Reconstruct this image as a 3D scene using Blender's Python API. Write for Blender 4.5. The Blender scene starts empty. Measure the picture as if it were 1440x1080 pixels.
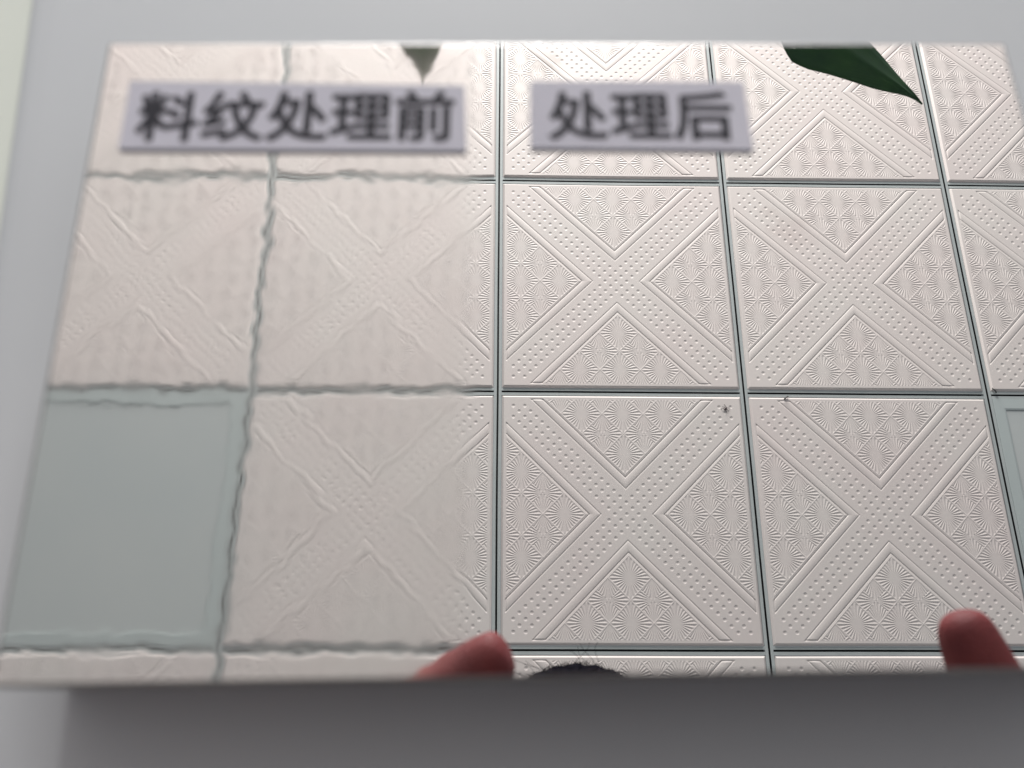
import bpy, bmesh, math, random
import numpy as np
from mathutils import Vector, Matrix

random.seed(7)
SC = bpy.context.scene
COL = SC.collection

# ------------------------------------------------------------------ layout
H_CAM = 0.165                      # lens above the polished face
PITCH = 0.60                       # ceiling grid
Z_TOP = 0.78                       # polished face
Z_CEIL = Z_TOP + PITCH / 0.30669 - H_CAM
F_PX = 1205.5
A, ROLL, YAW = math.radians(69.5603), math.radians(3.05715), math.radians(2.81811)

def yawed(v):
    c, s = math.cos(YAW), math.sin(YAW)
    return Vector((c * v[0] + s * v[1], -s * v[0] + c * v[1], v[2]))
_U = Vector((1, 0, 0)); _VD = Vector((0, -math.sin(A), -math.cos(A)))
CF = yawed((0, math.cos(A), -math.sin(A)))
CR = yawed(math.cos(ROLL) * _U - math.sin(ROLL) * _VD)
CD = yawed(math.sin(ROLL) * _U + math.cos(ROLL) * _VD)
CU = -CD
CAM = Vector((0, 0, Z_TOP + H_CAM))

# ------------------------------------------------------------------ camera
cd = bpy.data.cameras.new("camera")
cam = bpy.data.objects.new("camera", cd)
COL.objects.link(cam)
cam.matrix_world = Matrix(((CR.x, CU.x, -CF.x, CAM.x), (CR.y, CU.y, -CF.y, CAM.y),
                           (CR.z, CU.z, -CF.z, CAM.z), (0, 0, 0, 1)))
cd.sensor_width = 36.0
cd.lens = 36.0 * F_PX / 1440.0
cd.clip_start = 0.003
cd.clip_end = 100
cd.dof.use_dof = True
cd.dof.focus_distance = 2.05
cd.dof.aperture_fstop = cd.lens / 2.65
SC.camera = cam

# ------------------------------------------------------------------ world, light, exposure
w = bpy.data.worlds.new("World"); SC.world = w; w.use_nodes = True
bg = w.node_tree.nodes["Background"]
bg.inputs[0].default_value = (0.85, 0.895, 0.97, 1)
bg.inputs[1].default_value = 0.30

def area(name, loc, target, sx, sy, power, col):
    l = bpy.data.lights.new(name, 'AREA'); l.shape = 'RECTANGLE'
    l.size, l.size_y, l.energy, l.color = sx, sy, power, col
    o = bpy.data.objects.new(name, l); COL.objects.link(o)
    o.location = loc
    o.rotation_euler = (Vector(target) - Vector(loc)).to_track_quat('-Z', 'Y').to_euler()
    return o
area("window_light", (0.12, 4.3, 1.50), (0.1, 0.0, 1.6), 1.35, 1.8, 314, (1.0, 0.985, 0.97))

vs = SC.view_settings
vs.view_transform = 'Standard'; vs.look = 'None'; vs.exposure = 0.0; vs.gamma = 1.0
SC.cycles.max_bounces = 10
SC.cycles.caustics_reflective = False
SC.cycles.sample_clamp_indirect = 4.0

# ------------------------------------------------------------------ helpers
def direct(px, py, z):
    """Point at height z seen at this place of the photograph."""
    d = CF + CR * ((px - 720) / F_PX) + CD * ((py - 540) / F_PX)
    t = (z - CAM.z) / d.z
    return CAM + d * t

def mirrored(px, py, z):
    """Point at height z above the polished face whose reflection is seen there."""
    p = direct(px, py, 2 * Z_TOP - z)
    return Vector((p.x, p.y, z))

def mat(name, base, rough=0.6, metal=0.0, **kw):
    m = bpy.data.materials.new(name); m.use_nodes = True
    b = m.node_tree.nodes["Principled BSDF"]
    b.inputs["Base Color"].default_value = (*base, 1)
    b.inputs["Roughness"].default_value = rough
    b.inputs["Metallic"].default_value = metal
    for k, v in kw.items():
        b.inputs[k.replace("_", " ")].default_value = v
    return m

class G:
    """Small node-graph helper."""
    def __init__(s, m):
        s.t = m.node_tree; s.b = s.t.nodes["Principled BSDF"]
    def n(s, kind, **kw):
        x = s.t.nodes.new(kind)
        for k, v in kw.items(): setattr(x, k, v)
        return x
    def l(s, a, b): s.t.links.new(a, b)
    def math(s, op, a, b=None, c=None):
        x = s.n('ShaderNodeMath', operation=op)
        for i, v in enumerate((a, b, c)):
            if v is None: continue
            if isinstance(v, (int, float)): x.inputs[i].default_value = v
            else: s.l(v, x.inputs[i])
        return x.outputs[0]
    def coord(s, out="Object"): return s.n('ShaderNodeTexCoord').outputs[out]
    def noise(s, vec, scale, detail=2.0, rough=0.5):
        x = s.n('ShaderNodeTexNoise'); x.inputs["Scale"].default_value = scale
        x.inputs["Detail"].default_value = detail; x.inputs["Roughness"].default_value = rough
        s.l(vec, x.inputs["Vector"]); return x
    def ramp(s, fac, p0, c0, p1, c1):
        x = s.n('ShaderNodeValToRGB'); e = x.color_ramp.elements
        e[0].position, e[0].color = p0, (*c0, 1); e[1].position, e[1].color = p1, (*c1, 1)
        s.l(fac, x.inputs[0]); return x.outputs[0]
    def bump(s, height, dist, strength=1.0):
        x = s.n('ShaderNodeBump'); x.inputs["Distance"].default_value = dist
        x.inputs["Strength"].default_value = strength
        s.l(height, x.inputs["Height"]); s.l(x.outputs[0], s.b.inputs["Normal"])

def mottled(name, c0, c1, scale, rough=0.6, bump=0.0, bscale=None, **kw):
    m = mat(name, c0, rough, **kw); g = G(m); v = g.coord()
    g.l(g.ramp(g.noise(v, scale, 5).outputs[0], 0.35, c0, 0.65, c1), g.b.inputs["Base Color"])
    if bump: g.bump(g.noise(v, bscale or scale * 6, 4).outputs[0], bump)
    return m

def tag(o, label=None, cat=None, group=None, kind=None):
    for k, v in (("label", label), ("category", cat), ("group", group), ("kind", kind)):
        if v: o[k] = v
    return o

def empty(name, loc=(0, 0, 0), rz=0.0):
    o = bpy.data.objects.new(name, None); COL.objects.link(o)
    o.location = loc; o.rotation_euler = (0, 0, rz); o.empty_display_size = 0.05
    return o

def link(name, me, m=None, parent=None, smooth=False):
    o = bpy.data.objects.new(name, me); COL.objects.link(o)
    if m is not None and not me.materials: me.materials.append(m)
    if smooth:
        for p in me.polygons: p.use_smooth = True
    if parent is not None: o.parent = parent
    return o

def from_bm(name, bm, m=None, parent=None, smooth=False):
    bmesh.ops.recalc_face_normals(bm, faces=bm.faces)
    me = bpy.data.meshes.new(name); bm.to_mesh(me); bm.free()
    return link(name, me, m, parent, smooth)

def box_bm(x0, x1, y0, y1, z0, z1, bev=0.0, seg=2):
    bm = bmesh.new()
    bmesh.ops.create_cube(bm, size=1.0)
    for v in bm.verts:
        v.co = Vector((x0 + (v.co.x + .5) * (x1 - x0), y0 + (v.co.y + .5) * (y1 - y0), z0 + (v.co.z + .5) * (z1 - z0)))
    if bev:
        bmesh.ops.bevel(bm, geom=list(bm.edges), offset=bev, segments=seg, profile=0.5, affect='EDGES')
    return bm

def tube_bm(bm, pts, radii, n=8):
    pts = [Vector(p) for p in pts]; rings = []
    for i, p in enumerate(pts):
        d = (pts[min(i + 1, len(pts) - 1)] - pts[max(i - 1, 0)]).normalized()
        a = d.orthogonal().normalized() if i == 0 else (rings_a - d * rings_a.dot(d)).normalized()
        rings_a = a; b = d.cross(a)
        rings.append([bm.verts.new(p + (a * math.cos(2 * math.pi * k / n) + b * math.sin(2 * math.pi * k / n)) * radii[i]) for k in range(n)])
    for r, s in zip(rings, rings[1:]):
        for k in range(n): bm.faces.new((r[k], r[(k + 1) % n], s[(k + 1) % n], s[k]))
    bm.faces.new(rings[0][::-1]); bm.faces.new(rings[-1])
    return bm

def resample(poly, n):
    p = [Vector((*q, 0)) if len(q) == 2 else Vector(q) for q in poly]
    d = [0.0]
    for a, b in zip(p, p[1:]): d.append(d[-1] + (b - a).length)
    out = []
    for i in range(n):
        s = d[-1] * i / (n - 1); k = 0
        while k < len(p) - 2 and d[k + 1] < s: k += 1
        t = (s - d[k]) / max(d[k + 1] - d[k], 1e-9)
        out.append(p[k].lerp(p[k + 1], t))
    return out

# ------------------------------------------------------------------ materials
M = {}
M["tile"] = mat("embossed_tile_paint", (0.80, 0.745, 0.715), 0.55)
g = G(M["tile"]); vv = g.coord()
oi = g.n('ShaderNodeObjectInfo')
off = g.n('ShaderNodeVectorMath', operation='ADD'); g.l(vv, off.inputs[0]); g.l(oi.outputs["Location"], off.inputs[1])
c = g.ramp(g.noise(off.outputs[0], 4.5, 5, 0.6).outputs[0], 0.30, (0.80, 0.712, 0.68), 0.68, (0.80, 0.74, 0.70))
mx = g.n('ShaderNodeMix', data_type='RGBA', blend_type='MULTIPLY'); mx.inputs[0].default_value = 1
g.l(c, mx.inputs[6])
g.l(g.ramp(oi.outputs["Random"], 0, (0.95, 0.955, 0.96), 1, (1, 1, 1)), mx.inputs[7])
geo = g.n('ShaderNodeNewGeometry'); col = mx.outputs[2]
for px, py, rad, amt in ((1112, 326, 0.075, 0.92), (770, 88, 0.06, 0.80), (1080, 300, 0.035, 0.92)):   # faint stains
    p_ = mirrored(px, py, Z_CEIL)
    ds = g.n('ShaderNodeVectorMath', operation='DISTANCE'); g.l(geo.outputs["Position"], ds.inputs[0]); ds.inputs[1].default_value = p_
    dd = g.math('ADD', ds.outputs["Value"], g.math('MULTIPLY', g.math('SUBTRACT', g.noise(geo.outputs["Position"], 28, 4).outputs[0], 0.5), rad * 1.2))
    mr = g.n('ShaderNodeMapRange', interpolation_type='SMOOTHSTEP'); g.l(dd, mr.inputs[0])
    mr.inputs[1].default_value = rad * 0.25; mr.inputs[2].default_value = rad; mr.inputs[3].default_value = 1; mr.inputs[4].default_value = 0
    m2 = g.n('ShaderNodeMix', data_type='RGBA', blend_type='MULTIPLY'); g.l(mr.outputs[0], m2.inputs[0]); g.l(col, m2.inputs[6])
    m2.inputs[7].default_value = (amt, amt * 0.985, amt * 0.98, 1); col = m2.outputs[2]
g.l(col, g.b.inputs["Base Color"])
M["tee"] = mottled("grey_green_tee_paint", (0.46, 0.50, 0.495), (0.50, 0.535, 0.53), 9, 0.45)
M["slot"] = mat("black_slot_lining", (0.008, 0.010, 0.012), 0.7)
M["diffuser"] = mottled("unlit_diffuser", (0.51, 0.545, 0.54), (0.54, 0.565, 0.555), 3, 0.5)
M["lamp_frame"] = mat("lamp_frame_paint", (0.50, 0.55, 0.54), 0.4)
M["desk"] = mottled("pale_desk_laminate", (0.80, 0.86, 0.78), (0.83, 0.88, 0.81), 6, 0.45)
M["mat"] = mottled("grey_desk_mat", (0.615, 0.65, 0.675), (0.65, 0.685, 0.71), 5, 0.6)
M["dark_metal"] = mat("dark_leg_paint", (0.10, 0.10, 0.11), 0.4)
M["paper"] = mottled("matte_label_paper", (0.60, 0.60, 0.68), (0.63, 0.63, 0.71), 60, 0.8, 0.0001, 2500)
M["ink"] = mat("black_print", (0.012, 0.012, 0.022), 0.75)
M["skin"] = mat("skin", (0.30, 0.06, 0.06), 0.62, Specular_IOR_Level=0.3, Subsurface_Weight=0.08, Subsurface_Scale=0.004)
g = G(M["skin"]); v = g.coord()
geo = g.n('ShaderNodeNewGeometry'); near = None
for px, py in ((719, 914), (1346, 860)):                     # redder towards the fingertips, and darkened: backlit shade put into the colour
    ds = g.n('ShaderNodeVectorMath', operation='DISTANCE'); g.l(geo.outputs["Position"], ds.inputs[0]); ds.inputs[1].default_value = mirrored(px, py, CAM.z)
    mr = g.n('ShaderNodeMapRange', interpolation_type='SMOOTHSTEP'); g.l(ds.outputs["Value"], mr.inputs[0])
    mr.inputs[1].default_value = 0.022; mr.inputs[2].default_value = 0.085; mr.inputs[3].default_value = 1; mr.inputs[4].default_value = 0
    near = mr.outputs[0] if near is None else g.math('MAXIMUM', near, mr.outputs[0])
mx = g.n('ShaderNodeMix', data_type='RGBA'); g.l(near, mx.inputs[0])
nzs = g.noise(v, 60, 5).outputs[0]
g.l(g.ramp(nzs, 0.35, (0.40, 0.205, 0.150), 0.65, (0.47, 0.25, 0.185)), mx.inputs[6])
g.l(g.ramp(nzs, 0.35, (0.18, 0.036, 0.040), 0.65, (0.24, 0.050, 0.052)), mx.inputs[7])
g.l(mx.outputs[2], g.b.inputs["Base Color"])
wv_ = g.n('ShaderNodeTexVoronoi'); wv_.inputs["Scale"].default_value = 900; g.l(v, wv_.inputs["Vector"])
g.bump(wv_.outputs["Distance"], 0.00025)
M["hair"] = mottled("black_hair", (0.008, 0.008, 0.012), (0.016, 0.014, 0.019), 120, 0.8, Specular_IOR_Level=0.0)
M["shirt"] = mottled("dark_shirt", (0.045, 0.048, 0.06), (0.06, 0.062, 0.075), 30, 0.85, 0.001, 600)
M["phone"] = mat("phone_shell", (0.02, 0.02, 0.025), 0.3)
M["glass"] = mat("black_glass", (0.004, 0.004, 0.005), 0.08)
M["white"] = mat("eye_white", (0.75, 0.72, 0.70), 0.3)
M["pot"] = mottled("terracotta", (0.40, 0.17, 0.10), (0.47, 0.21, 0.13), 14, 0.8, 0.002)
M["soil"] = mottled("soil", (0.05, 0.035, 0.025), (0.08, 0.06, 0.04), 50, 0.95, 0.01)
M["bark"] = mottled("plant_bark", (0.12, 0.09, 0.06), (0.2, 0.15, 0.1), 40, 0.85, 0.003)
M["stalk"] = mottled("leaf_stalk", (0.10, 0.16, 0.06), (0.14, 0.2, 0.08), 20, 0.5)
M["clip"] = mat("grey_clip_plastic", (0.09, 0.09, 0.085), 0.5)
M["insect"] = mat("insect_shell", (0.05, 0.03, 0.035), 0.5)

m = M["leaf"] = mat("dark_leaf", (0.03, 0.07, 0.03), 0.5, Specular_IOR_Level=0.3)
g = G(m); v = g.coord("UV")
sx = g.n('ShaderNodeSeparateXYZ'); g.l(v, sx.inputs[0])
ax = g.math('ABSOLUTE', sx.outputs[0])
side = g.math('SUBTRACT', sx.outputs[1], g.math('MULTIPLY', ax, 0.30))
vein = g.math('POWER', g.math('ABSOLUTE', g.math('SINE', g.math('MULTIPLY', side, 62.0))), 0.5)
nz = g.noise(g.coord(), 30, 4).outputs[0]
c = g.ramp(nz, 0.3, (0.022, 0.062, 0.028), 0.7, (0.034, 0.094, 0.030))
mx = g.n('ShaderNodeMix', data_type='RGBA'); g.l(g.ramp(vein, 0.0, (0.22,) * 3, 0.35, (0,) * 3), mx.inputs[0])
g.l(c, mx.inputs[6]); mx.inputs[7].default_value = (0.05, 0.10, 0.045, 1)
g.l(mx.outputs[2], g.b.inputs["Base Color"]); g.bump(vein, 0.00008)
g.b.inputs["Transmission Weight"].default_value = 0.0

# polished steel: left part still ripples, right part is treated flat
def polished(name, bx):
    m = mat(name, (0.86, 0.855, 0.845), 0.0, 1.0); g = G(m)
    v = g.coord("Object")
    s = g.n('ShaderNodeSeparateXYZ'); g.l(v, s.inputs[0])
    edge = g.math('ADD', s.outputs[0], g.math('MULTIPLY', g.math('SUBTRACT', g.noise(v, 60, 3).outputs[0], 0.5), 0.008))
    k = g.n('ShaderNodeMapRange', interpolation_type='SMOOTHSTEP')
    k.inputs[1].default_value = bx - 0.0065; k.inputs[2].default_value = bx + 0.0015
    k.inputs[3].default_value = 1.0; k.inputs[4].default_value = 0.0
    g.l(edge, k.inputs[0])
    geo = g.n('ShaderNodeNewGeometry')
    def slope(scale, detail, amp, stretch):
        mp = g.n('ShaderNodeMapping'); mp.inputs["Scale"].default_value = stretch
        g.l(v, mp.inputs["Vector"])
        n = g.noise(mp.outputs[0], scale, detail)
        a = g.n('ShaderNodeVectorMath', operation='SUBTRACT'); g.l(n.outputs["Color"], a.inputs[0]); a.inputs[1].default_value = (.5, .5, .5)
        b = g.n('ShaderNodeVectorMath', operation='MULTIPLY'); g.l(a.outputs[0], b.inputs[0]); b.inputs[1].default_value = (amp, amp, 0)
        return b.outputs[0]
    def add(a, b):
        x = g.n('ShaderNodeVectorMath', operation='ADD'); g.l(a, x.inputs[0]); g.l(b, x.inputs[1]); return x.outputs[0]
    waves = add(slope(85, 1.0, 0.0074, (1, 1, 1)), slope(420, 1.0, 0.0125, (1, 1, 1)))
    sc = g.n('ShaderNodeVectorMath', operation='SCALE'); g.l(waves, sc.inputs[0]); g.l(k.outputs[0], sc.inputs["Scale"])
    calm = slope(25, 0.0, 0.0006, (1, 1, 1))
    nn = g.n('ShaderNodeVectorMath', operation='NORMALIZE'); g.l(add(geo.outputs["Normal"], add(sc.outputs[0], calm)), nn.inputs[0])
    g.l(nn.outputs[0], g.b.inputs["Normal"])
    patch = g.ramp(g.noise(v, 110, 3).outputs[0], 0.36, (0.010,) * 3, 0.64, (0.042,) * 3)
    g.l(g.math('MULTIPLY', patch, k.outputs[0]), g.b.inputs["Roughness"])
    gl = g.n('ShaderNodeBsdfGlossy'); gl.inputs["Color"].default_value = (0.76, 0.73, 0.69, 1); gl.inputs["Roughness"].default_value = 0.13
    g.l(nn.outputs[0], gl.inputs["Normal"])
    mix = g.n('ShaderNodeMixShader'); g.l(g.math('MULTIPLY', k.outputs[0], 0.22), mix.inputs[0])
    g.l(g.b.outputs[0], mix.inputs[1]); g.l(gl.outputs[0], mix.inputs[2])
    g.l(mix.outputs[0], g.t.nodes["Material Output"].inputs["Surface"])
    return m

# ------------------------------------------------------------------ ceiling
ceiling = tag(empty("ceiling", (0, 0, Z_CEIL)), kind="structure")
GX0, GY0 = -0.998150 * PITCH, (2.180399 % 1.0) * PITCH      # one crossing of the grid
FL, SL = 0.0092, 0.0023                                      # half flange, half slot

def tile_mesh(n=600):
    hp = PITCH / 2
    e = 0.2898                                              # tile edge beside the flange
    ax = np.linspace(-e, e, n)
    X, Y = np.meshgrid(ax, ax); x, y = X / hp, Y / hp
    a = np.maximum(np.abs(x), np.abs(y)); b = np.minimum(np.abs(x), np.abs(y)); t = a - b
    top = np.abs(y) >= np.abs(x)
    d = np.full_like(x, 4.0)                                # mm below the flange
    lim = 0.928
    def groove(q, c, wd, dep): return -dep * np.clip(1 - np.abs(q - c) / wd, 0, 1)
    inside = a < lim
    d += np.where(inside, groove(t, 0.200, 0.008, 1.1) + groove(t, 0.290, 0.008, 1.4), 0)
    s = np.clip((t - 0.204) / 0.082, 0, 1)
    d += np.where(inside, 0.60 * np.sin(np.pi * s), 0)
    d += np.where((t > 0.195) & (t < 0.296), groove(a, lim, 0.008, 1.2), 0)
    # fans
    p = 0.165
    sa = a                                                   # distance outwards
    sb = np.where(top, x, y)
    def cell(aa, bb):
        ia = np.round(aa / (2 * p)); ib = np.round(bb / (2 * p))
        return aa - ia * 2 * p, bb - ib * 2 * p
    a1, b1 = cell(sa - 0.480, sb)
    isA = np.abs(a1) + np.abs(b1) <= p
    a2, b2 = cell(sa - 0.480 - p, sb - p)
    sgn = np.where(top, np.sign(y), np.sign(x))
    # back to global axes so that the motif keeps its orientation
    lx1, ly1 = np.where(top, b1, a1 * sgn), np.where(top, a1 * sgn, b1)
    lx2, ly2 = np.where(top, b2, a2 * sgn), np.where(top, a2 * sgn, b2)
    def ray(phase): 
        q = np.abs(((phase / (2 * np.pi)) % 1.0) - 0.5) * 2      # triangle wave
        return q * q * (3 - 2 * q) - 0.5
    r1 = np.hypot(lx1, ly1); th1 = np.arctan2(ly1, lx1)
    hA = ray(th1 * 28) * np.clip((r1 - 0.022) / 0.05, 0, 1)
    r2 = np.hypot(lx2, ly2); th2 = np.arctan2(ly2, lx2)
    ew = np.abs(lx2) > np.abs(ly2)
    hC = ray(th2 * 28) * np.clip((r2 - 0.012) / 0.06, 0, 1)
    cy = p - np.abs(ly2); thc = np.arctan2(lx2, cy); rc = np.hypot(lx2, cy)
    hN = ray(thc * 36) * np.clip((rc - 0.030) / 0.05, 0, 1)
    hB = np.where(ew, hC, hN)
    edge = np.minimum(np.where(isA, p - (np.abs(a1) + np.abs(b1)), p - (np.abs(a2) + np.abs(b2))), 1)
    line = np.clip(1 - np.abs(edge) / 0.0085, 0, 1)
    fan = np.where(isA, hA, hB) * np.clip((np.abs(edge) - 0.004) / 0.012, 0, 1) * 1.05 + line * 0.55
    reg = np.clip((t - 0.304) / 0.008, 0, 1) * np.clip((lim - a) / 0.006, 0, 1)
    d += fan * reg
    # dimples of the crossed bands
    q = 0.092
    u, v = x + y, x - y
    iu, iv = np.round(u / q), np.round(v / q)
    on = ((np.abs(iv) <= 1) | (np.abs(iu) <= 1))
    du, dv = u - iu * q, v - iv * q
    cx, cyy = (iu + iv) * q / 2, (iu - iv) * q / 2
    on &= (np.maximum(np.abs(cx), np.abs(cyy)) < 0.915)
    rr = np.hypot(du, dv) / math.sqrt(2)
    dep = np.clip(1 - (rr / 0.0150) ** 2, 0, 1)
    d += np.where(on, -1.2 * dep, 0)
    # bevelled rim
    e0, e1 = 0.2895 / hp, 0.2850 / hp
    k = np.clip((e0 - a) / (e0 - e1), 0, 1)
    d = -1.5 + (d + 1.5) * k
    co = np.stack([X, Y, -d * 0.001], -1).reshape(-1, 3).astype(np.float32)
    i = np.arange(n * n).reshape(n, n)
    f = np.stack([i[:-1, :-1], i[1:, :-1], i[1:, 1:], i[:-1, 1:]], -1).reshape(-1, 4).astype(np.int32)
    me = bpy.data.meshes.new("tile")
    me.vertices.add(len(co)); me.vertices.foreach_set("co", co.ravel())
    me.loops.add(f.size); me.loops.foreach_set("vertex_index", f.ravel())
    me.polygons.add(len(f)); me.polygons.foreach_set("loop_start", np.arange(0, f.size, 4, dtype=np.int32))
    me.polygons.foreach_set("loop_total", np.full(len(f), 4, np.int32))
    me.polygons.foreach_set("use_smooth", np.ones(len(f), bool))
    me.update(calc_edges=True); me.materials.append(M["tile"])
    return me

def tee_mesh(name, length):
    """Slotted T profile along local y, flange face at z = 0."""
    prof = [(-FL, 0.0012), (-FL, 0), (-SL, 0), (-SL, 0.009), (SL, 0.009), (SL, 0), (FL, 0), (FL, 0.0012),
            (SL + .0012, 0.0022), (SL + .0012, 0.030), (-SL - .0012, 0.030), (-SL - .0012, 0.0022)]
    bm = bmesh.new()
    r0 = [bm.verts.new((a, -length / 2, b)) for a, b in prof]
    r1 = [bm.verts.new((a, length / 2, b)) for a, b in prof]
    nv = len(prof)
    for k in range(nv):
        f = bm.faces.new((r0[k], r0[(k + 1) % nv], r1[(k + 1) % nv], r1[k]))
        f.material_index = 1 if k in (2, 3, 4) else 0
    bmesh.ops.recalc_face_normals(bm, faces=bm.faces)
    me = bpy.data.meshes.new(name); bm.to_mesh(me); bm.free()
    me.materials.append(M["tee"]); me.materials.append(M["slot"])
    return me

IX = range(-3, 4)                   # cells right of grid line i
JY = range(-1, 5)
tile_me = tile_mesh()
main_me = tee_mesh("main_tee", PITCH * 6.0)
cross_me = tee_mesh("cross_tee", PITCH - 2 * FL - 0.0006)
LIGHTS = {(-1, 0), (3, 0)}
for i in IX:
    for j in JY:
        x0, y0 = GX0 + i * PITCH, GY0 + j * PITCH
        if (i, j) not in LIGHTS:
            t = link("tile", tile_me, None, ceiling)
            t.location = (x0 + PITCH / 2, y0 + PITCH / 2, random.uniform(-0.0003, 0.0003))
            t.rotation_euler = (random.gauss(0, .0012), random.gauss(0, .0012), random.choice((0, math.pi)) + random.gauss(0, .0008))
for i in list(IX) + [4]:
    t = link("main_tee", main_me, None, ceiling)
    t.location = (GX0 + i * PITCH, GY0 + 2 * PITCH, 0)
for i in IX:
    for j in list(JY) + [5]:
        t = link("cross_tee", cross_me, None, ceiling)
        t.location = (GX0 + (i + .5) * PITCH, GY0 + j * PITCH, 0); t.rotation_euler = (0, 0, math.pi / 2)

def ceiling_light(i, j, label):
    o = tag(empty("ceiling_light", (GX0 + (i + .5) * PITCH, GY0 + (j + .5) * PITCH, Z_CEIL)), label, "ceiling light", "flat ceiling lights set in the grid")
    e, f = 0.2900, 0.2620
    bm = bmesh.new(); rings = []
    for r, z in ((e, 0.0015), (e, -0.0015), (f + .004, -0.0019), (f, -0.0010), (f, 0.0015), (f, 0.006), (e, 0.006)):
        rings.append([bm.verts.new((sx * r, sy * r, z)) for sx, sy in ((-1, -1), (1, -1), (1, 1), (-1, 1))])
    rings.append(rings[0])
    for a, b in zip(rings, rings[1:]):
        for k in range(4): bm.faces.new((a[k], a[(k + 1) % 4], b[(k + 1) % 4], b[k]))
    from_bm("frame", bm, M["lamp_frame"], o)
    from_bm("diffuser", box_bm(-f + .0003, f - .0003, -f + .0003, f - .0003, 0.0004, 0.0045), M["diffuser"], o)
    return o
ceiling_light(-1, 0, "unlit square ceiling light mirrored in the rippled side, at the left edge")
ceiling_light(3, 0, "unlit square ceiling light mirrored in the smooth side, cut by the right edge")

# ------------------------------------------------------------------ desk, mat
ZD = 0.75
zm = ZD - 0.0025
desk = tag(empty("desk", (0, 0, 0)), "pale greenish white desk top showing past the left edge of the grey mat", "desk")
from_bm("desk_top", box_bm(-0.85, 0.85, -0.42, 0.62, zm - 0.025, zm, 0.003), M["desk"], desk)
for lx in (-0.8, 0.8):
    for ly in (-0.37, 0.57):
        from_bm("leg", box_bm(lx - .02, lx + .02, ly - .02, ly + .02, 0.0, zm - 0.0255, 0.003), M["dark_metal"], desk)
l0, l1 = direct(40, 0, ZD), direct(6, 230, ZD)
dl = (l0 - l1).normalized(); nl = Vector((dl.y, -dl.x, 0))
mc = l1.copy()
bm = bmesh.new(); rows = []
for off_, z in ((0.0, zm + 0.0004), (0.0006, zm + 0.0012), (0.002, zm + 0.0019), (0.004, zm + 0.0023), (0.008, ZD), (0.52, ZD), (0.525, zm + .0004)):
    p, q_ = mc + nl * off_ - dl * 0.22, mc + nl * off_ + dl * 0.44
    rows.append([bm.verts.new((p.x, p.y, z)), bm.verts.new((q_.x, q_.y, z))])
for a, b in zip(rows, rows[1:]): bm.faces.new((a[0], b[0], b[1], a[1]))
r = bmesh.ops.extrude_face_region(bm, geom=list(bm.faces))
for v_ in r["geom"]:
    if isinstance(v_, bmesh.types.BMVert): v_.co.z = zm + 0.0002
dm = from_bm("desk_mat", bm, M["mat"], None, False)
tag(dm, "light grey desk mat lying under the polished steel block", "desk mat")

# ------------------------------------------------------------------ the polished block
hc = H_CAM
BL, TL, TR = Vector((-0.5455 * hc, 0.0150 * hc)), Vector((-0.5655 * hc, 0.8955 * hc)), Vector((0.7480 * hc, 0.9175 * hc))
ang = math.atan2(TR.y - TL.y, TR.x - TL.x)
ux, uy = Vector((math.cos(ang), math.sin(ang))), Vector((-math.sin(ang), math.cos(ang)))
PW = (TR - TL).length
PD = (TL - BL).length
block = empty("steel_block", (TL.x, TL.y, ZD), ang)
tag(block, "thick mirror polished steel block, rippled on the left half and flat on the right", "steel block")
p675 = direct(677, 480, Z_TOP)
bx = (Vector((p675.x, p675.y)) - TL).dot(ux)
M["polish"] = polished("polished_steel", bx)
M["side"] = mottled("ground_steel_side", (0.30, 0.29, 0.285), (0.36, 0.35, 0.34), 80, 0.38, 0.0002, 1500, metal=0.9)
bm = box_bm(0, PW, -PD, 0, 0.0005, Z_TOP - ZD, 0.0007, 3)
me_b = bpy.data.meshes.new("body")
bmesh.ops.recalc_face_normals(bm, faces=bm.faces)
for f in bm.faces: f.material_index = 0 if f.normal.z > 0.999 else 1
bm.to_mesh(me_b); bm.free()
me_b.materials.append(M["polish"]); me_b.materials.append(M["side"])
link("body", me_b, None, block)

# ------------------------------------------------------------------ paper labels
def glyph(ch):
    cu = bpy.data.curves.new("character", 'FONT'); cu.body = ch
    cu.size = 1.0; cu.align_x = 'CENTER'; cu.offset = 0.0; cu.resolution_u = 3
    cu.extrude = 0.0
    o = bpy.data.objects.new("character", cu); COL.objects.link(o)
    dg = bpy.context.evaluated_depsgraph_get(); dg.update()
    me = bpy.data.meshes.new_from_object(o.evaluated_get(dg))
    bpy.data.objects.remove(o); bpy.data.curves.remove(cu)
    vs_ = [v.co.copy() for v in me.vertices]; fs = [tuple(p.vertices) for p in me.polygons]
    V, Fc = [], []
    for k in range(9):                                        # strokes thickened to a bold weight
        r = 0.0 if k == 8 else 0.026
        dx, dy = r * 1.1 * math.cos(k * math.pi / 4), r * math.sin(k * math.pi / 4)
        o_ = len(V)
        V += [(p.x + dx, p.y + dy - 0.37, 0.0003 * k) for p in vs_]
        Fc += [tuple(i + o_ for i in f) for f in fs]
    bpy.data.meshes.remove(me)
    me = bpy.data.meshes.new("character"); me.from_pydata(V, [], Fc); me.update()
    me.materials.clear()
    return me

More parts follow.
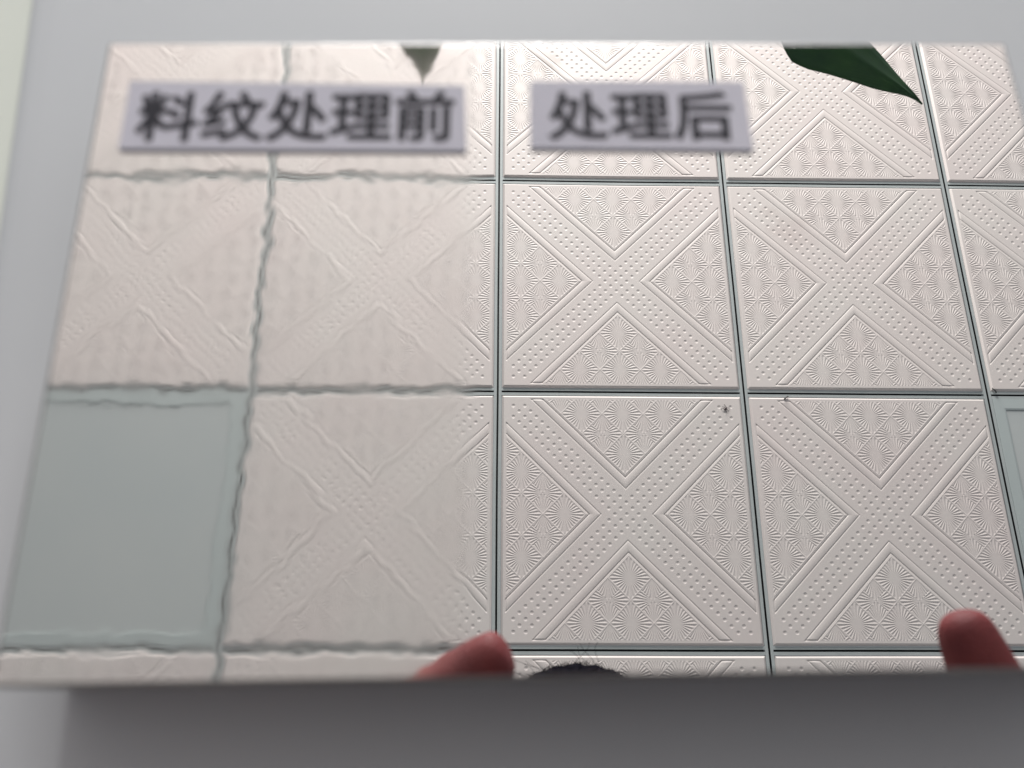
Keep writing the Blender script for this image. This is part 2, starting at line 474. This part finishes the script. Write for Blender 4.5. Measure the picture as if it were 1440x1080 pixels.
def paper_label(quad, text, centres, em_px, row_y, label):
    z = Z_TOP + 0.0009
    q = [direct(x, y, z) for x, y in quad]                    # TL TR BR BL
    base = sum(q, Vector()) / 4
    root = empty("paper_label", (base.x, base.y, Z_TOP))
    tag(root, label, "paper label", "printed paper labels stuck on the block")
    bm = bmesh.new(); lo, hi = [], []
    for p in q:
        lo.append(bm.verts.new((p.x - base.x, p.y - base.y, 0.00005))); hi.append(bm.verts.new((p.x - base.x, p.y - base.y, 0.0009)))
    bm.faces.new(hi[::-1]); bm.faces.new(lo)
    for k in range(4): bm.faces.new((lo[k], lo[(k + 1) % 4], hi[(k + 1) % 4], hi[k]))
    from_bm("paper", bm, M["paper"], root)
    d = ((q[1] - q[0]) + (q[2] - q[3])); an = math.atan2(d.y, d.x)
    for ch, cx in zip(text, centres):
        c = direct(cx, row_y(cx), z); s = (direct(cx + em_px / 2, row_y(cx), z) - direct(cx - em_px / 2, row_y(cx), z)).length
        o = link("character", glyph(ch), M["ink"], root)
        o.location = (c.x - base.x, c.y - base.y, 0.00094); o.scale = (s, s, s); o.rotation_euler = (0, 0, an)
paper_label([(183, 114), (653, 120), (656, 212), (166, 209)], "料纹处理前", [237, 328, 419, 508, 597], 89, lambda x: 164 - 0.002 * (x - 400),
            "wide paper label with five bold characters on the rippled left side of the steel block")
paper_label([(746, 114), (1045, 115), (1060, 211), (746, 208)], "处理后", [813, 901, 989], 86, lambda x: 163,
            "short paper label with three bold characters on the smooth right side of the steel block")

# ------------------------------------------------------------------ leaves and plant
def leaf_mesh(lower, mid, upper, n=22, sub=3):
    """Three edge lines (lists of 3-D points, tip first) -> a thick folded blade."""
    L, Mi, U = resample(lower, n), resample(mid, n), resample(upper, n)
    bm = bmesh.new(); uv = bm.loops.layers.uv.new("UVMap"); rows = []
    info = {}
    for k in range(n):
        row = []
        for s in range(-sub, sub + 1):
            p = Mi[k].lerp(L[k] if s < 0 else U[k], abs(s) / sub)
            f = abs(s) / sub
            p = p + Vector((0, 0, 0.0018 * math.sin(math.pi * f) + 0.0007 * math.sin(k * 0.5 + s) * f))
            v = bm.verts.new(p); info[v] = (s / sub, k / (n - 1)); row.append(v)
        rows.append(row)
    for a, b in zip(rows, rows[1:]):
        for s in range(2 * sub):
            f = bm.faces.new((a[s], a[s + 1], b[s + 1], b[s]))
            f.smooth = True
            for lp in f.loops: lp[uv].uv = info[lp.vert]
    bmesh.ops.recalc_face_normals(bm, faces=bm.faces)
    me = bpy.data.meshes.new("leaf"); bm.to_mesh(me); bm.free()
    me.materials.append(M["leaf"])
    return me

plant = empty("rubber_plant", (0.42, 1.30, 0.0))
tag(plant, "dark green rubber plant with pointed leaves hanging over the far edge of the steel block", "plant")
PO = Vector(plant.location)
def add_leaf(me_or_pts, base_pt, stem_pt):
    o = link("leaf", me_or_pts, None, plant)
    md = o.modifiers.new("thickness", 'SOLIDIFY'); md.thickness = 0.0009; md.offset = 0
    bm = bmesh.new()
    a, b = Vector(base_pt), Vector(stem_pt)
    pts = [a.lerp(b, k / 6) + Vector((0, 0, 0.10 * (a - b).length * math.sin(math.pi * k / 6))) for k in range(7)]
    tube_bm(bm, pts, [0.0022] * 7, 8)
    from_bm("petiole", bm, M["stalk"], o, True)
    return o
def leaf_from_photo(lower, mid, upper, z_tip, z_base, fold, stem_pt):
    def lift(poly, dz):
        out = []; n = len(poly)
        for k, (x, y) in enumerate(poly):
            f = k / (n - 1)
            z = Z_TOP + z_tip + (z_base - z_tip) * f
            ends = math.sin(math.pi * min(f, 1)) ** 0.7
            out.append(mirrored(x, y, z + dz * ends) - PO)
        return out
    Lo, Mi, Up = lift(lower, 0), lift(mid, -fold), lift(upper, 0)
    return add_leaf(leaf_mesh(Lo, Mi, Up, 26, 4), Mi[-1], Vector(stem_pt) - PO)
leaf_from_photo(
    [(1297, 146), (1286, 139.5), (1276, 135.5), (1262, 132.5), (1248, 130), (1228, 125), (1205, 117), (1185, 110), (1160, 102.5), (1135, 97), (1114, 88), (1105, 75), (1097, 58), (1090, 32), (1089, 5), (1096, -24)],
    [(1297, 146), (1289, 139), (1280, 132), (1268, 123), (1255, 114), (1238, 104), (1222, 94), (1205, 83), (1190, 73), (1175, 62), (1160, 48), (1146, 32), (1132, 14), (1120, -2), (1108, -14), (1096, -24)],
    [(1297, 146), (1290, 137), (1282, 128), (1272, 117), (1261, 104), (1250, 90), (1240, 78), (1231, 68), (1222, 60), (1212, 48), (1200, 34), (1186, 18), (1168, 2), (1148, -12), (1122, -21), (1096, -24)],
    0.70, 0.66, 0.012, (0.405, 1.28, 1.36))
leaf_from_photo(
    [(593.5, 119), (593, 112), (592, 107), (588, 101), (583, 95), (578, 88), (572, 80), (566, 70), (559, 58), (552, 44), (548, 26), (552, 4), (564, -14), (580, -28)],
    [(593.5, 119), (594, 113), (594.5, 108), (595, 102), (595, 96), (595, 88), (594, 80), (593, 70), (592, 58), (590, 44), (588, 26), (586, 6), (583, -12), (580, -28)],
    [(593.5, 119), (595, 112), (597, 107), (602, 101), (608, 96), (612, 88), (615, 80), (618, 70), (622, 58), (627, 44), (628, 26), (622, 4), (606, -14), (580, -28)],
    0.62, 0.55, 0.008, (0.40, 1.28, 1.26))
# trunk, pot, further leaves behind the part that is mirrored
bm = bmesh.new()
tr = [(0, 0, 0.30), (0.01, 0.0, 0.6), (-0.005, -0.01, 0.95), (-0.01, -0.02, 1.3), (-0.03, -0.03, 1.62), (-0.05, -0.03, 1.78)]
tube_bm(bm, tr, [0.018, 0.016, 0.014, 0.012, 0.008, 0.004], 10)
from_bm("trunk", bm, M["bark"], plant, True)
bm = bmesh.new(); prof = [(0.10, 0.0), (0.105, 0.0), (0.145, 0.27), (0.155, 0.27), (0.155, 0.31), (0.138, 0.31), (0.136, 0.29), (0.09, 0.03)]
n_ = 32; rings = [[bm.verts.new((r * math.cos(2 * math.pi * k / n_), r * math.sin(2 * math.pi * k / n_), z)) for k in range(n_)] for r, z in prof]
for a, b in zip(rings, rings[1:]):
    for k in range(n_): bm.faces.new((a[k], a[(k + 1) % n_], b[(k + 1) % n_], b[k]))
bm.faces.new(rings[0][::-1]); bm.faces.new(rings[-1])
from_bm("pot", bm, M["pot"], plant, True)
bm = bmesh.new(); bmesh.ops.create_circle(bm, cap_ends=True, radius=0.134, segments=32, matrix=Matrix.Translation((0, 0, 0.295)))
from_bm("soil", bm, M["soil"], plant)
def generic_leaf(base, az, droop, ln, wd, stem):
    d = Vector((math.cos(az), math.sin(az), 0)); s = Vector((-d.y, d.x, 0)); n = 14
    lo, mi, up = [], [], []
    for k in range(n):
        f = 1 - k / (n - 1)
        c = Vector(base) + d * (ln * f * math.cos(droop * f)) + Vector((0, 0, -ln * f * math.sin(droop * f)))
        wv = wd * (math.sin(math.pi * f ** 0.75) ** 0.8 if 0 < f < 1 else 0) 
        mi.append(c); lo.append(c - s * wv + Vector((0, 0, wv * 0.3))); up.append(c + s * wv + Vector((0, 0, wv * 0.3)))
    add_leaf(leaf_mesh(lo, mi, up, 18, 3), mi[-1], stem)
for k in range(9):
    az = 0.35 + k * 2.399 % 6.283
    if math.sin(az) < -0.35: az = -az
    zz = 0.75 + k * 0.105
    st = Vector((-0.004 - 0.004 * k, -0.012, zz))
    generic_leaf(st + Vector((math.cos(az), math.sin(az), 0.35)) * 0.07, az, 0.6 + 0.05 * k, 0.22, 0.045, st)

# ------------------------------------------------------------------ little things on the ceiling
def on_ceiling(px, py, drop): 
    return mirrored(px, py, Z_CEIL - drop)
c = on_ceiling(1020, 575, 0.0045)
bug = tag(empty("insect", c, 0.9), "tiny dark insect clinging to a ceiling tile, mirrored right of the middle of the block", "insect")
bm = bmesh.new(); tube_bm(bm, [(-.006, 0, -.0015), (-.003, 0, -.002), (.002, 0, -.002), (.006, 0, -.0012)], [.0008, .0022, .0020, .0006], 8); from_bm("body", bm, M["insect"], bug, True)
bug.scale = (0.85, 0.85, 0.85)
for sx in (-1, 1):
    for k in (-1, 0, 1):
        bm = bmesh.new(); tube_bm(bm, [(k * .003, 0, -.002), (k * .006, sx * .006, -.004), (k * .009, sx * .011, -.0003)], [.0007, .0006, .0004], 5); from_bm("leg", bm, M["insect"], bug)
for px, py, rz, lb in ((1104.5, 560.5, 0.6, "small dark clip at a ceiling tile's edge, mirrored above the right finger"),
                       (1397.5, 549.5, 2.2, "small dark clip beside the grid corner mirrored near the right edge of the block")):
    c = on_ceiling(px, py, 0.001)
    bm = bmesh.new(); tube_bm(bm, [(-.007, 0, -.001), (-.004, 0, -.005), (.001, .001, -.006), (.005, .001, -.004), (.008, 0, -.004)], [.0014, .0018, .0018, .0016, .0012], 8)
    o = from_bm("ceiling_clip", bm, M["clip"], None, True); o.location = c; o.rotation_euler = (0, 0, rz)
    tag(o, lb, "clip", "small clips left on the ceiling grid")

# ------------------------------------------------------------------ phone (the lens that takes the picture)
def cam_pt(r, u, b): return CAM + CR * r + CU * u - CF * b     # right, up, behind the lens
ph = empty("phone"); tag(ph, "black phone held sideways above the steel block", "phone")
ph.matrix_world = cam.matrix_world.copy()
from_bm("shell", box_bm(-0.012, 0.146, -0.066, 0.0055, 0.0022, 0.0092, 0.0026, 4), M["phone"], ph, True)
from_bm("screen", box_bm(-0.008, 0.142, -0.0635, 0.003, 0.0093, 0.0098, 0.0002, 1), M["glass"], ph)
bm = bmesh.new()
prof = [(0.0047, 0.0021), (0.0047, 0.0011), (0.0036, 0.0008), (0.0034, 0.0016), (0.0, 0.0018)]
n_ = 24
rings = [[bm.verts.new((r * math.cos(2 * math.pi * k / n_), r * math.sin(2 * math.pi * k / n_), z)) for k in range(n_)] for r, z in prof[:-1]]
for a, b in zip(rings, rings[1:]):
    for k in range(n_): bm.faces.new((a[k], a[(k + 1) % n_], b[(k + 1) % n_], b[k]))
bm.faces.new(rings[-1])
from_bm("lens", bm, M["glass"], ph, True)

# ------------------------------------------------------------------ the person taking the picture
def skin_obj(name, nodes, edges, root, m, parent, levels=2):
    names = list(nodes)
    me = bpy.data.meshes.new(name)
    me.from_pydata([nodes[k][0] for k in names], [(names.index(a), names.index(b)) for a, b in edges], [])
    o = bpy.data.objects.new(name, me); COL.objects.link(o)
    if parent: o.parent = parent
    sk = o.modifiers.new("skin", 'SKIN'); sk.use_smooth_shade = True
    for k, nm in enumerate(names):
        r = nodes[nm][1]; me.skin_vertices[0].data[k].radius = (r, r) if isinstance(r, (int, float)) else r
    me.skin_vertices[0].data[names.index(root)].use_root = True
    sb = o.modifiers.new("smooth", 'SUBSURF'); sb.levels = levels; sb.render_levels = levels
    me.materials.append(m)
    return o

person = empty("person", (0.06, -0.45, 0.0))
tag(person, "person in a dark shirt leaning over the desk, holding the phone in both hands", "person")
PP = Vector(person.location)
crown = mirrored(818, 926, Z_TOP + 0.52)           # foremost point of the hair
HC = crown + Vector((0, -0.127, 0.022))            # middle of the head
FN, UP, SD = Vector((0, 0.30, -0.954)), Vector((0, 0.954, 0.30)), Vector((1, 0, 0))     # face, crown, side
def head_pt(x, f, v): return HC + SD * x + FN * f + UP * v
N, E = {}, []
def node(k, p, r, prev=None):
    N[k] = (Vector(p) - PP, r)
    if prev: E.append((prev, k))
cx = HC.x
node("pelvis", (cx, -0.66, 0.52), 0.14)
node("waist", (cx, -0.64, 0.74), 0.115, "pelvis")
node("chest", (cx, -0.53, 0.98), 0.125, "waist")
node("upper_chest", (cx, -0.40, 1.15), 0.095, "chest")
node("neck", (cx, -0.285, 1.245), 0.058, "upper_chest")
node("nape", head_pt(0, -0.025, -0.075), 0.060, "neck")
node("skull", head_pt(0, -0.01, 0.0), 0.060, "nape")
for sd, nm in ((-1, "l"), (1, "r")):
    hx = lambda v: cx + sd * v
    node(nm + "_thigh", (hx(0.11), -0.35, 0.50), 0.085, "pelvis")
    node(nm + "_knee", (hx(0.14), -0.10, 0.50), 0.06, nm + "_thigh")
    node(nm + "_calf", (hx(0.15), -0.10, 0.28), 0.055, nm + "_knee")
    node(nm + "_ankle", (hx(0.15), -0.12, 0.08), 0.037, nm + "_calf")
    node(nm + "_toe", (hx(0.16), 0.03, 0.03), 0.03, nm + "_ankle")
    node(nm + "_shoulder", (hx(0.185), -0.42, 1.11), 0.062, "upper_chest")
ZP = CAM.z
# left index along the far edge of the phone, tip near the lens
def fing(px, py, dz): return mirrored(px, py, ZP + dz)
Lk = fing(462, 1060, 0.008)
node("l_elbow", (-0.30, -0.34, 0.93), 0.042, "l_shoulder")
node("l_wrist", (-0.118, -0.075, ZP - 0.006), 0.025, "l_elbow")
node("l_palm", (-0.088, -0.042, ZP + 0.0), (0.028, 0.016), "l_wrist")
node("l_index1", Lk, 0.0115, "l_palm")
node("l_index2", fing(575, 1003, 0.008), 0.0124, "l_index1")
node("l_index3", fing(648, 957, 0.006), 0.0122, "l_index2")
node("l_index4", fing(694, 925, 0.004), 0.0118, "l_index3")
node("l_index5", fing(719, 914, 0.002), 0.0102, "l_index4")
for q, (dy, ln) in enumerate(((-0.018, 1.0), (-0.036, 0.95), (-0.052, 0.8))):
    b = "l_f%d" % q
    node(b + "1", (-0.058, -0.022 + dy * 0.9, ZP - 0.012), 0.0088, "l_palm")
    node(b + "2", (-0.058 + 0.022 * ln, -0.012 + dy, ZP - 0.019 - q * .001), 0.0082, b + "1")
    node(b + "3", (-0.058 + 0.044 * ln, -0.012 + dy * 1.05, ZP - 0.016 - q * .001), 0.0072, b + "2")
node("l_thumb1", (-0.066, -0.066, ZP + 0.022), 0.0125, "l_palm")
node("l_thumb2", (-0.036, -0.060, ZP + 0.037), 0.0105, "l_thumb1")
node("l_thumb3", (-0.010, -0.048, ZP + 0.038), 0.0092, "l_thumb2")
Rk = fing(1560, 1130, 0.004)
node("r_elbow", (0.44, -0.32, 0.93), 0.042, "r_shoulder")
node("r_wrist", (0.258, -0.115, ZP - 0.004), 0.025, "r_elbow")
node("r_palm", (0.232, -0.072, ZP), (0.028, 0.016), "r_wrist")
node("r_index1", Rk, 0.0108, "r_palm")
node("r_index2", fing(1455, 1050, 0.006), 0.0135, "r_index1")
node("r_index3", fing(1390, 962, 0.004), 0.0140, "r_index2")
node("r_index3b", fing(1362, 898, 0.002), 0.0122, "r_index3")
node("r_index4", fing(1346, 853, 0.000), 0.0092, "r_index3b")
for q, (dy, ln) in enumerate(((-0.018, 1.0), (-0.036, 0.95), (-0.052, 0.8))):
    b = "r_f%d" % q
    node(b + "1", (0.196, -0.044 + dy * 0.7, ZP - 0.014), 0.0088, "r_palm")
    node(b + "2", (0.196 - 0.024 * ln, -0.026 + dy, ZP - 0.020 - q * .001), 0.0082, b + "1")
    node(b + "3", (0.196 - 0.048 * ln, -0.024 + dy, ZP - 0.016 - q * .001), 0.0072, b + "2")
node("r_thumb1", (0.202, -0.092, ZP + 0.020), 0.0125, "r_palm")
node("r_thumb2", (0.170, -0.084, ZP + 0.034), 0.0105, "r_thumb1")
node("r_thumb3", (0.144, -0.070, ZP + 0.036), 0.0092, "r_thumb2")
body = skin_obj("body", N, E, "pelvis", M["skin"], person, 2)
def baked(o):
    bpy.context.view_layer.update()
    dg = bpy.context.evaluated_depsgraph_get(); dg.update()
    return bpy.data.meshes.new_from_object(o.evaluated_get(dg))
def head_bm(bm):
    """The head, shaped on a ball: jaw, brow, sockets, nose, lips, chin, ears."""
    r = bmesh.ops.create_icosphere(bm, subdivisions=6, radius=1.0)
    ga = lambda a, b: math.exp(-a * a - b * b)
    for q in r["verts"]:
        x, f, v = q.co
        X, Fv, V = 0.080 * x, 0.093 * f, 0.116 * v
        if v < 0:
            X *= 1 - 0.30 * v * v; Fv *= (1 - 0.10 * v * v) if f > 0 else (1 - 0.45 * v * v)
        if f > 0:
            nose = ga(x / 0.15, (v + 0.10) / 0.17) * 0.014 + ga(x / 0.20, (v + 0.22) / 0.09) * 0.014
            lips = ga(x / 0.30, (v + 0.46) / 0.05) * 0.005 + ga(x / 0.26, (v + 0.58) / 0.05) * 0.005 - ga(x / 0.32, (v + 0.52) / 0.02) * 0.003
            brow = ga(x / 0.6, (v - 0.20) / 0.09) * 0.005
            chin = ga(x / 0.30, (v + 0.84) / 0.16) * 0.010
            sock = sum(ga((x - e) / 0.17, (v - 0.04) / 0.10) for e in (-0.42, 0.42)) * 0.010
            cheek = sum(ga((x - e) / 0.22, (v + 0.22) / 0.18) for e in (-0.55, 0.55)) * 0.005
            Fv += nose + lips + brow + chin + cheek - sock
        ear = ga((f + 0.10) / 0.14, (v + 0.02) / 0.24) * 0.016 * (1 if abs(x) > 0.6 else 0)
        X += math.copysign(ear, x)
        q.co = head_pt(X, Fv, V) - PP
bm = bmesh.new(); bm.from_mesh(baked(body)); head_bm(bm)
me_ = bpy.data.meshes.new("body"); bm.to_mesh(me_); bm.free()
bpy.data.objects.remove(body)
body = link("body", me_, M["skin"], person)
rm = body.modifiers.new("one_surface", 'REMESH'); rm.mode = 'VOXEL'; rm.voxel_size = 0.0024; rm.use_smooth_shade = True
sm_ = body.modifiers.new("soften", 'SMOOTH'); sm_.factor = 0.5; sm_.iterations = 4
# clothing: the same chain a little wider
def garment(name, keys, extra, m):
    S = {k: (N[k][0], N[k][1] + w) for k, w in keys}; SE = [e for e in E if e[0] in S and e[1] in S]
    for k, p, r, prev in extra: S[k] = (p, r); SE.append((prev, k))
    return skin_obj(name, S, SE, keys[0][0], m, person, 2)
cuff = [(n + "_cuff", N[n + "_elbow"][0].lerp(N[n + "_wrist"][0], 0.55), 0.050, n + "_elbow") for n in "lr"]
garment("shirt", [("waist", .05), ("chest", .055), ("upper_chest", .065), ("l_shoulder", .036), ("r_shoulder", .036), ("l_elbow", .018), ("r_elbow", .018)],
        cuff + [("collar", N["upper_chest"][0].lerp(N["neck"][0], 0.62), 0.082, "upper_chest"), ("hem", N["pelvis"][0] + Vector((0, 0, 0.04)), 0.20, "waist")], M["shirt"])
M["trousers"] = mottled("blue_grey_trousers", (0.03, 0.035, 0.05), (0.045, 0.05, 0.065), 40, 0.9)
garment("trousers", [("pelvis", .045), ("l_thigh", .025), ("r_thigh", .025), ("l_knee", .025), ("r_knee", .025), ("l_calf", .022), ("r_calf", .022)],
        [(n + "_hem", N[n + "_ankle"][0] + Vector((0, 0, 0.02)), 0.062, n + "_calf") for n in "lr"], M["trousers"])
for n in "lr":
    skin_obj("shoe", {"heel": (N[n + "_ankle"][0] + Vector((0, -0.03, -0.035)), 0.052), "arch": (N[n + "_ankle"][0] + Vector((0, 0.06, -0.03)), 0.056), "toe": (N[n + "_toe"][0] + Vector((0, 0.05, 0.012)), 0.046)},
             [("heel", "arch"), ("arch", "toe")], "heel", M["hair"], person, 2)
# hair cap with loose strands
HR = (0.100, 0.106, 0.127)
def hair_pt(x, f, v, grow=0.0):
    return head_pt((HR[0] + grow) * x, (HR[1] + grow) * f - 0.004, (HR[2] + grow) * v) - PP
def hairline(f): 
    k = min(max((f + 0.45) / 1.0, 0.0), 1.0); k = k * k * (3 - 2 * k)
    return -0.85 + 1.42 * k
rnd = random.Random(3)
bm = bmesh.new()
bmesh.ops.create_icosphere(bm, subdivisions=6, radius=1.0)
kill = [v for v in bm.verts if v.co.z < hairline(v.co.y) + 0.03 * math.sin(v.co.x * 23) * math.sin(v.co.y * 17)]
bmesh.ops.delete(bm, geom=kill, context='VERTS')
for v in bm.verts:
    x, f, z = v.co
    v.co = hair_pt(x, f, z, 0.0007 * math.sin(x * 40 + 3 * math.sin(z * 9)) + 0.0005 * math.sin(f * 53 + x * 20))
k = 0
while k < 2600:                                                # short strands lying over the cap
    d = Vector((rnd.gauss(0, 1), rnd.gauss(0, 1), rnd.gauss(0, 1))).normalized()
    if d.z < hairline(d.y) + 0.02: continue
    k += 1
    b = hair_pt(*d); n_ = (b - (HC - PP)).normalized()
    t = (SD * rnd.gauss(0, 0.5) + FN * rnd.gauss(0.5, 0.4) - UP * rnd.gauss(0.2, 0.4)); t = (t - n_ * t.dot(n_)).normalized()
    ln = rnd.uniform(0.010, 0.024); s_ = n_.cross(t) * 0.0004
    bm.faces.new([bm.verts.new(q) for q in (b - s_, b + s_, b + t * ln * 0.55 + n_ * 0.0006 + s_ * .8, b + t * ln + n_ * rnd.uniform(0, 0.0007), b + t * ln * 0.55 + n_ * 0.0006 - s_ * .8)])
for k in range(16):                                            # a few flyaway hairs, most on the left
    x = rnd.uniform(-0.85, 0.25); b = hair_pt(x, 0.2, math.sqrt(max(0.05, 1 - x * x - 0.04)))
    d = (UP * rnd.uniform(0.3, 0.9) + SD * rnd.gauss(-0.5, 0.7) + FN * rnd.uniform(-0.1, 0.5)).normalized()
    tube_bm(bm, [b + d * (0.020 * q / 4) + SD * 0.003 * math.sin(q + k) for q in range(5)], [0.0002] * 5, 4)
from_bm("hair", bm, M["hair"], person, True)
for sd in (-1, 1):
    bm = bmesh.new(); bmesh.ops.create_uvsphere(bm, u_segments=20, v_segments=12, radius=0.0120)
    o = from_bm("eye", bm, M["white"], person, True); o.location = head_pt(sd * 0.030, 0.0715, 0.004) - PP
    bm = bmesh.new(); bmesh.ops.create_uvsphere(bm, u_segments=14, v_segments=10, radius=0.0058)
    p_ = from_bm("iris", bm, M["glass"], o, True); p_.location = FN * 0.0072 - UP * 0.002
